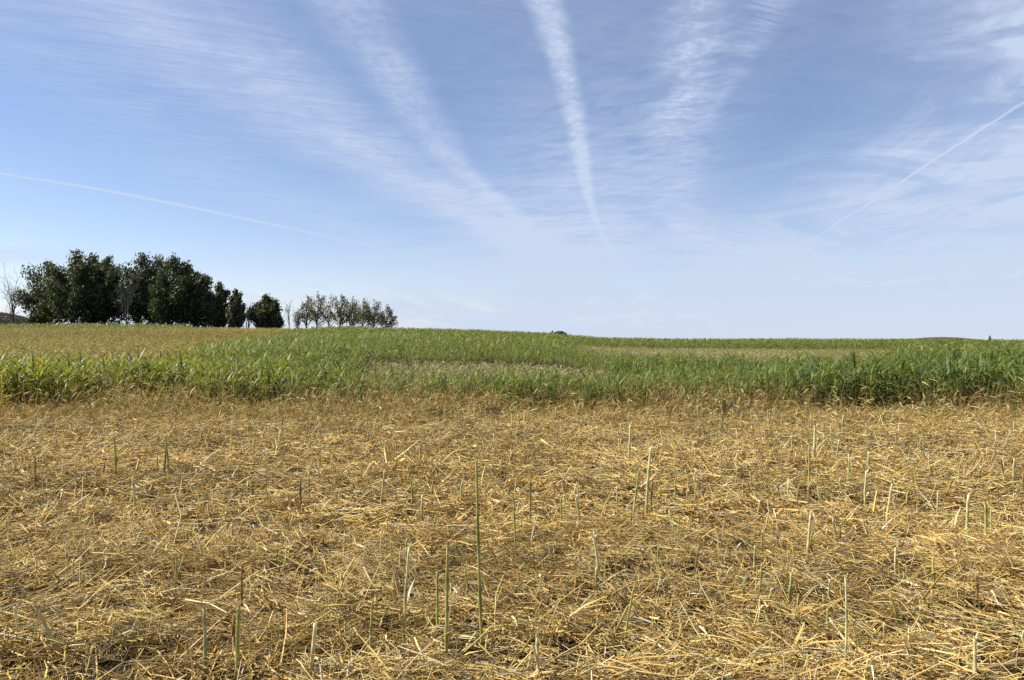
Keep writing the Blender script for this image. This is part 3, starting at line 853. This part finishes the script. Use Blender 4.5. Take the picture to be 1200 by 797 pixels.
Y = 105.0; X = (653 - 600) / FPX * Y; z = float(terrain(np.array([X]), np.array([Y]))[0])
m = MB(); rg = np.random.default_rng(12)
topz = EYE + (HOR - 388.6) * Y / FPX - z
for q in range(110):
    a = rg.uniform(-1, 1); hh_ = topz * (1 - abs(a) ** 3) * (1 + .06 * math.sin(a * 7))
    zz = hh_ * rg.uniform(.2, .93)
    s = rg.uniform(.14, .32)
    stone_mb(m, rg, (a * 1.95, rg.normal(0, .45), zz), (s * 1.3, s, s * .8), (.10, .085, .08))
stone_mb(m, rg, (-.68, 0, topz - .02), (.14, .12, .15), (.06, .05, .05))
tag(m.build('stone_heap', M_STONE, loc=(X, Y, z)), 'low dark heap of stones topping the crest of the green crop', 'heap')

Y = 104.0; X = (1159.5 - 600) / FPX * Y; z = float(terrain(np.array([X]), np.array([Y]))[0])
topz = EYE + (HOR - 393.0) * Y / FPX - z
K = 7; t = np.linspace(0, 1, K)
pth = np.zeros((1, K, 3)); pth[0, :, 2] = -.3 + (topz + .3) * t; pth[0, :, 0] = .05 * t
V, F = tubes(pth, np.array([[.27, .265, .26, .25, .22, .16, .03]]), 8)
tag(MB().add(V, F, np.array([.11, .09, .08])).build('wooden_post', M_STONE, loc=(X, Y, z)), 'lone weathered grey post with a pointed top on the skyline at the right', 'post')

X, Y = (770 - 600) / FPX * 50, 50.0; z = float(terrain(np.array([X]), np.array([Y]))[0])
m = MB(); stone_mb(m, rg, (0, 0, .42), (.16, .14, .13), (.05, .05, .06)); stone_mb(m, rg, (.03, 0, .16), (.24, .2, .24), (.06, .055, .06))
tag(m.build('field_stone', M_STONE, loc=(X, Y, z)), 'small dark stone in the bleached grass patch right of centre', 'stone')

# ------------------------------------------------------------------ sky
def build_world():
    w = bpy.data.worlds.new('World'); S.world = w; w.use_nodes = True
    nt = w.node_tree; N = nt.nodes; L = nt.links; N.clear()
    out = N.new('ShaderNodeOutputWorld'); bg = N.new('ShaderNodeBackground'); bg.inputs['Strength'].default_value = .08
    L.new(bg.outputs[0], out.inputs[0])
    sky = N.new('ShaderNodeTexSky'); sky.sky_type = 'NISHITA'; sky.sun_disc = False
    sky.sun_elevation = RAD(SUN_EL); sky.sun_rotation = RAD(-SUN_AZ)
    sky.altitude = 600; sky.air_density = 1.0; sky.dust_density = .1; sky.ozone_density = 3.0
    tc = N.new('ShaderNodeTexCoord'); sep = N.new('ShaderNodeSeparateXYZ'); L.new(tc.outputs['Generated'], sep.inputs[0])
    def inp(n, i, v):
        if isinstance(v, (int, float)): n.inputs[i].default_value = v
        else: L.new(v, n.inputs[i])
    def M(op, a, b=0.0, c=0.0, clamp=False):
        n = N.new('ShaderNodeMath'); n.operation = op; n.use_clamp = clamp
        inp(n, 0, a); inp(n, 1, b)
        if op in ('MULTIPLY_ADD', 'SMOOTH_MIN'): inp(n, 2, c)
        return n.outputs[0]
    def SM(x, a, b, lo=0.0, hi=1.0):
        n = N.new('ShaderNodeMapRange'); n.interpolation_type = 'SMOOTHSTEP'
        inp(n, 0, x)
        if a > b: a, b, lo, hi = b, a, hi, lo
        n.inputs[1].default_value = a; n.inputs[2].default_value = b; n.inputs[3].default_value = lo; n.inputs[4].default_value = hi
        return n.outputs[0]
    def CV(x, y, z=0.0):
        n = N.new('ShaderNodeCombineXYZ'); inp(n, 0, x); inp(n, 1, y); inp(n, 2, z); return n.outputs[0]
    def NZ(vec, scale, detail=4, rough=.55, dist=0.0):
        n = N.new('ShaderNodeTexNoise'); L.new(vec, n.inputs['Vector']); n.inputs['Scale'].default_value = scale
        n.inputs['Detail'].default_value = detail; n.inputs['Roughness'].default_value = rough; n.inputs['Distortion'].default_value = dist
        return n.outputs['Fac']
    def FC(t, pts, lo, hi):
        n = N.new('ShaderNodeFloatCurve'); inp(n, 1, t); c = n.mapping.curves[0]
        pts = sorted(pts); P = [(min(max(p, 0), 1), (q - lo) / (hi - lo)) for p, q in pts]
        while len(c.points) < len(P): c.points.new(.5, .5)
        for k, (p, q) in enumerate(P): c.points[k].location = (p, q)
        n.mapping.use_clip = False; n.mapping.update()
        return M('MULTIPLY_ADD', n.outputs[0], hi - lo, lo)
    x, y, z = sep.outputs
    zc = M('MAXIMUM', z, .012)
    X = M('DIVIDE', x, zc); Y = M('DIVIDE', y, zc)          # where the ray meets a cloud layer of unit height
    yc = M('MAXIMUM', y, .02)
    v = M('DIVIDE', z, yc); t = M('DIVIDE', v, .5, clamp=True)    # slope of the ray ahead
    ahead = SM(y, .05, .3)
    P = CV(X, Y)
    wn = M('SUBTRACT', NZ(P, 1.6, 4), .5); wf = M('SUBTRACT', NZ(P, 7, 4), .5)
    def pl(px, py):                                             # direction seen in the photograph -> layer point, slope
        vv = (HOR - py) / FPX; uu = (px - 600) / FPX
        return uu / vv, vv / .5
    def trail(pts, width, strength, warp=.1, fine=.06, hard=.35):
        cen = FC(t, [(pl(*p)[1], pl(*p)[0]) for p in pts], -4, 4)
        wd = FC(t, [((HOR - r) / FPX / .5, s) for r, s in width], 0, 2)
        st = FC(t, [((HOR - r) / FPX / .5, s) for r, s in strength], 0, 1)
        o = M('SUBTRACT', X, cen)
        o = M('MULTIPLY_ADD', wn, warp, o); o = M('MULTIPLY_ADD', wf, fine, o)
        o = M('DIVIDE', o, M('MAXIMUM', wd, .012)); st = M('MAXIMUM', st, 0.0)
        return o, M('MULTIPLY', M('MULTIPLY', SM(M('ABSOLUTE', o), 1.0, hard), st), ahead)
    def add(a, b): return M('ADD', a, b)
    # feather texture: fine streaks running across the trails
    feat = NZ(CV(M('ADD', M('MULTIPLY', X, 1.2), M('MULTIPLY', Y, .5)), M('MULTIPLY_ADD', X, -3.2, M('MULTIPLY', Y, 7.5))), 1.9, 9, .68, 1.3)
    feat2 = SM(feat, .30, .68)
    cob = SM(NZ(CV(M('MULTIPLY', X, 1.0), M('MULTIPLY', Y, .8)), 26, 5, .6), .28, .72)
    wisp = SM(NZ(CV(M('MULTIPLY', X, .8), M('MULTIPLY', Y, 2.2)), 1.5, 7, .62, .6), .32, .74)
    wisp2 = SM(NZ(CV(M('MULTIPLY', X, 1.3), M('MULTIPLY_ADD', X, .8, M('MULTIPLY', Y, 1.6)), 1.3), 4.5, 7, .62, .8), .30, .66)
    broad = SM(NZ(CV(X, Y, 3.7), .55, 4, .5), .30, .70)
    tot = None
    mott = SM(NZ(CV(M('MULTIPLY', X, 1.4), Y, 5.1), 3.4, 5, .6, .4), .30, .62)
    fan = SM(NZ(CV(M('MULTIPLY_ADD', Y, -.42, M('MULTIPLY', X, 1.7)), M('MULTIPLY', Y, .42), 2.2), 1.15, 8, .66, .7), .34, .66)
    lowd = CV(M('MULTIPLY', x, 1.0), M('MULTIPLY', y, 1.0), M('MULTIPLY', z, 5.0))
    lown = SM(NZ(lowd, 4.2, 9, .64, 1.0), .36, .64)
    # A broad feathered trail from the upper left
    o, a = trail([(165, 0), (300, 95), (405, 165), (530, 235), (640, 300), (700, 330)], [(0, .52), (160, .58), (240, .58), (300, .60)], [(0, .42), (120, .66), (230, .80), (300, .80), (340, .5), (370, 0)], .34, .12, .0)
    tot = M('MULTIPLY', a, M('MULTIPLY_ADD', M('MULTIPLY', feat2, M('MULTIPLY_ADD', wisp2, .6, .55)), .62, .52))
    o, a = trail([(60, 60), (190, 150), (330, 240), (480, 300), (560, 330)], [(0, .5), (160, .6), (300, .8)], [(0, .2), (160, .30), (250, .25), (320, 0)], .2, .05, .0)
    tot = add(tot, M('MULTIPLY', a, feat2))
    # B cobbled trail
    o, a = trail([(405, 0), (455, 80), (510, 160), (560, 215), (605, 255), (650, 300), (700, 330)], [(0, .17), (100, .17), (170, .15), (220, .12), (300, .16)], [(0, .46), (90, .52), (180, .50), (250, .40), (300, .3), (340, 0)], .09, .08, .1)
    tot = add(tot, M('MULTIPLY', a, M('MULTIPLY_ADD', cob, .55, .55)))
    # C sharp ribbon in the middle
    o, a = trail([(640, 0), (650, 45), (662, 90), (674, 140), (682, 185), (690, 230), (700, 262), (705, 275), (722, 300), (738, 325)], [(0, .075), (90, .068), (180, .07), (225, .055), (255, .045), (275, .05), (300, .07), (325, .09)], [(0, .72), (100, .74), (200, .68), (240, .66), (275, .50), (300, .38), (330, .12)], .03, .06, .1)
    tot = add(tot, M('MULTIPLY', a, M('MULTIPLY_ADD', cob, .5, .5)))
    # D diffuse column
    o, a = trail([(818, 0), (812, 60), (802, 120), (794, 190), (800, 250), (830, 300)], [(0, .17), (100, .20), (200, .30), (300, .6)], [(0, .70), (70, .70), (150, .55), (220, .42), (280, .35), (340, .1)], .16, .14, .0)
    tot = add(tot, M('MULTIPLY', a, M('MULTIPLY_ADD', M('MULTIPLY', cob, wisp2), .75, .3)))
    o, a = trail([(905, 0), (860, 90), (835, 130)], [(0, .12), (130, .04)], [(0, .35), (90, .3), (140, 0)], .06, .08, .0)
    tot = add(tot, M('MULTIPLY', a, feat2))
    # bright puff low in the middle right
    o, a = trail([(790, 262), (812, 275), (850, 285), (900, 300)], [(250, .14), (300, .3)], [(250, 0), (266, .75), (290, .6), (315, 0)], .3, .2, .0)
    tot = add(tot, M('MULTIPLY', a, wisp))
    # thin trails
    tot = M('MULTIPLY', tot, M('MULTIPLY_ADD', mott, .40, .68))
    o, a = trail([(1200, 120), (1130, 165), (1080, 197), (1030, 232), (980, 262), (940, 290)], [(0, .022), (120, .018), (200, .016), (262, .018), (300, .02)], [(0, .3), (120, .45), (200, .75), (255, .85), (266, .35), (300, .1), (320, 0)], .0, .03, .2)
    tot = add(tot, M('MULTIPLY', a, .9))
    o, a = trail([(1200, 233), (1130, 255), (1070, 272), (1000, 300)], [(0, .09), (300, .10)], [(210, .35), (250, .3), (285, .1), (300, 0)], .03, .05, .0)
    tot = add(tot, a)
    o, a = trail([(-60, 192), (0, 203), (100, 219), (200, 238), (300, 259), (380, 276), (450, 292), (560, 318)], [(180, .06), (240, .07), (276, .08), (320, .2)], [(180, .85), (240, .85), (270, .65), (285, .28), (320, .12), (330, 0)], .0, .02, .1)
    tot = add(tot, a)
    # veils: right-hand cirrus, top middle, and the thickening layer toward the horizon
    u = M('DIVIDE', x, yc); gap = M('SUBTRACT', u, M('MULTIPLY_ADD', v, .6, .2))
    right = M('MULTIPLY', M('MULTIPLY', SM(gap, -.05, .26), ahead), SM(v, .02, .10))
    tot = add(tot, M('MULTIPLY', M('MULTIPLY', right, M('MULTIPLY_ADD', M('ADD', fan, M('MULTIPLY', wisp2, .35)), .74, .42)), M('MULTIPLY_ADD', lown, .62, .36)))
    mid = M('MULTIPLY', SM(M('ABSOLUTE', M('SUBTRACT', M('SUBTRACT', X, .35), M('MULTIPLY', Y, .03))), 1.0, .1), SM(v, .55, .10))
    tot = add(tot, M('MULTIPLY', mid, M('MULTIPLY_ADD', M('ADD', wisp, wisp2), .34, .08)))
    tot = add(tot, M('MULTIPLY', M('MULTIPLY', SM(z, .27, .08), lown), SM(u, -.60, .25, .12, .62)))
    low = M('MULTIPLY', SM(v, .22, .03), SM(u, -.65, .35))
    tot = add(tot, M('MULTIPLY', low, M('MULTIPLY_ADD', M('ADD', wisp, M('MULTIPLY', wisp2, .6)), .25, .05)))
    tot = add(tot, M('MULTIPLY', SM(z, .12, .0), M('MULTIPLY_ADD', lown, .30, .22)))
    tot = add(tot, M('MULTIPLY', SM(z, .07, .0), .42))
    top = M('MULTIPLY', SM(v, .30, .55), M('MULTIPLY_ADD', feat2, .14, .14))
    tot = add(tot, top)
    tot = add(tot, M('MULTIPLY', M('MULTIPLY', SM(M('ABSOLUTE', M('SUBTRACT', v, .117)), .018, .002), SM(X, -4.2, -5.6)), M('MULTIPLY', ahead, .5)))
    fac = M('MULTIPLY', M('MINIMUM', tot, .92), SM(z, -.02, .0))
    sc = N.new('ShaderNodeVectorMath'); sc.operation = 'MULTIPLY'; sc.inputs[1].default_value = (1.16, 1.02, 1.04)
    L.new(sky.outputs[0], sc.inputs[0])
    mx = N.new('ShaderNodeMix'); mx.data_type = 'RGBA'
    L.new(fac, mx.inputs['Factor']); L.new(sc.outputs[0], mx.inputs['A']); mx.inputs['B'].default_value = (4.5, 5.2, 6.6, 1)
    L.new(mx.outputs['Result'], bg.inputs['Color'])
build_world()

sun = bpy.data.lights.new('sun', 'SUN'); sun.energy = 5.0; sun.angle = RAD(.53); sun.color = (1, .95, .86)
so = bpy.data.objects.new('sun', sun); COL.objects.link(so)
from mathutils import Vector
sd = Vector((-math.sin(RAD(SUN_AZ)) * math.cos(RAD(SUN_EL)), math.cos(RAD(SUN_AZ)) * math.cos(RAD(SUN_EL)), math.sin(RAD(SUN_EL))))
so.rotation_euler = sd.to_track_quat('Z', 'Y').to_euler(); so.location = (-20, 10, 30)

cam = bpy.data.cameras.new('camera'); co = bpy.data.objects.new('camera', cam); COL.objects.link(co)
cam.sensor_width = 36; cam.lens = FPX / 1200 * 36; cam.clip_start = .05; cam.clip_end = 9000
co.location = (0, 0, EYE); co.rotation_euler = (RAD(90) + math.atan((HOR - 398.5) / FPX), 0, 0)
S.camera = co
S.view_settings.view_transform = 'Standard'; S.view_settings.look = 'None'
S.view_settings.exposure = 0.75; S.view_settings.gamma = 1
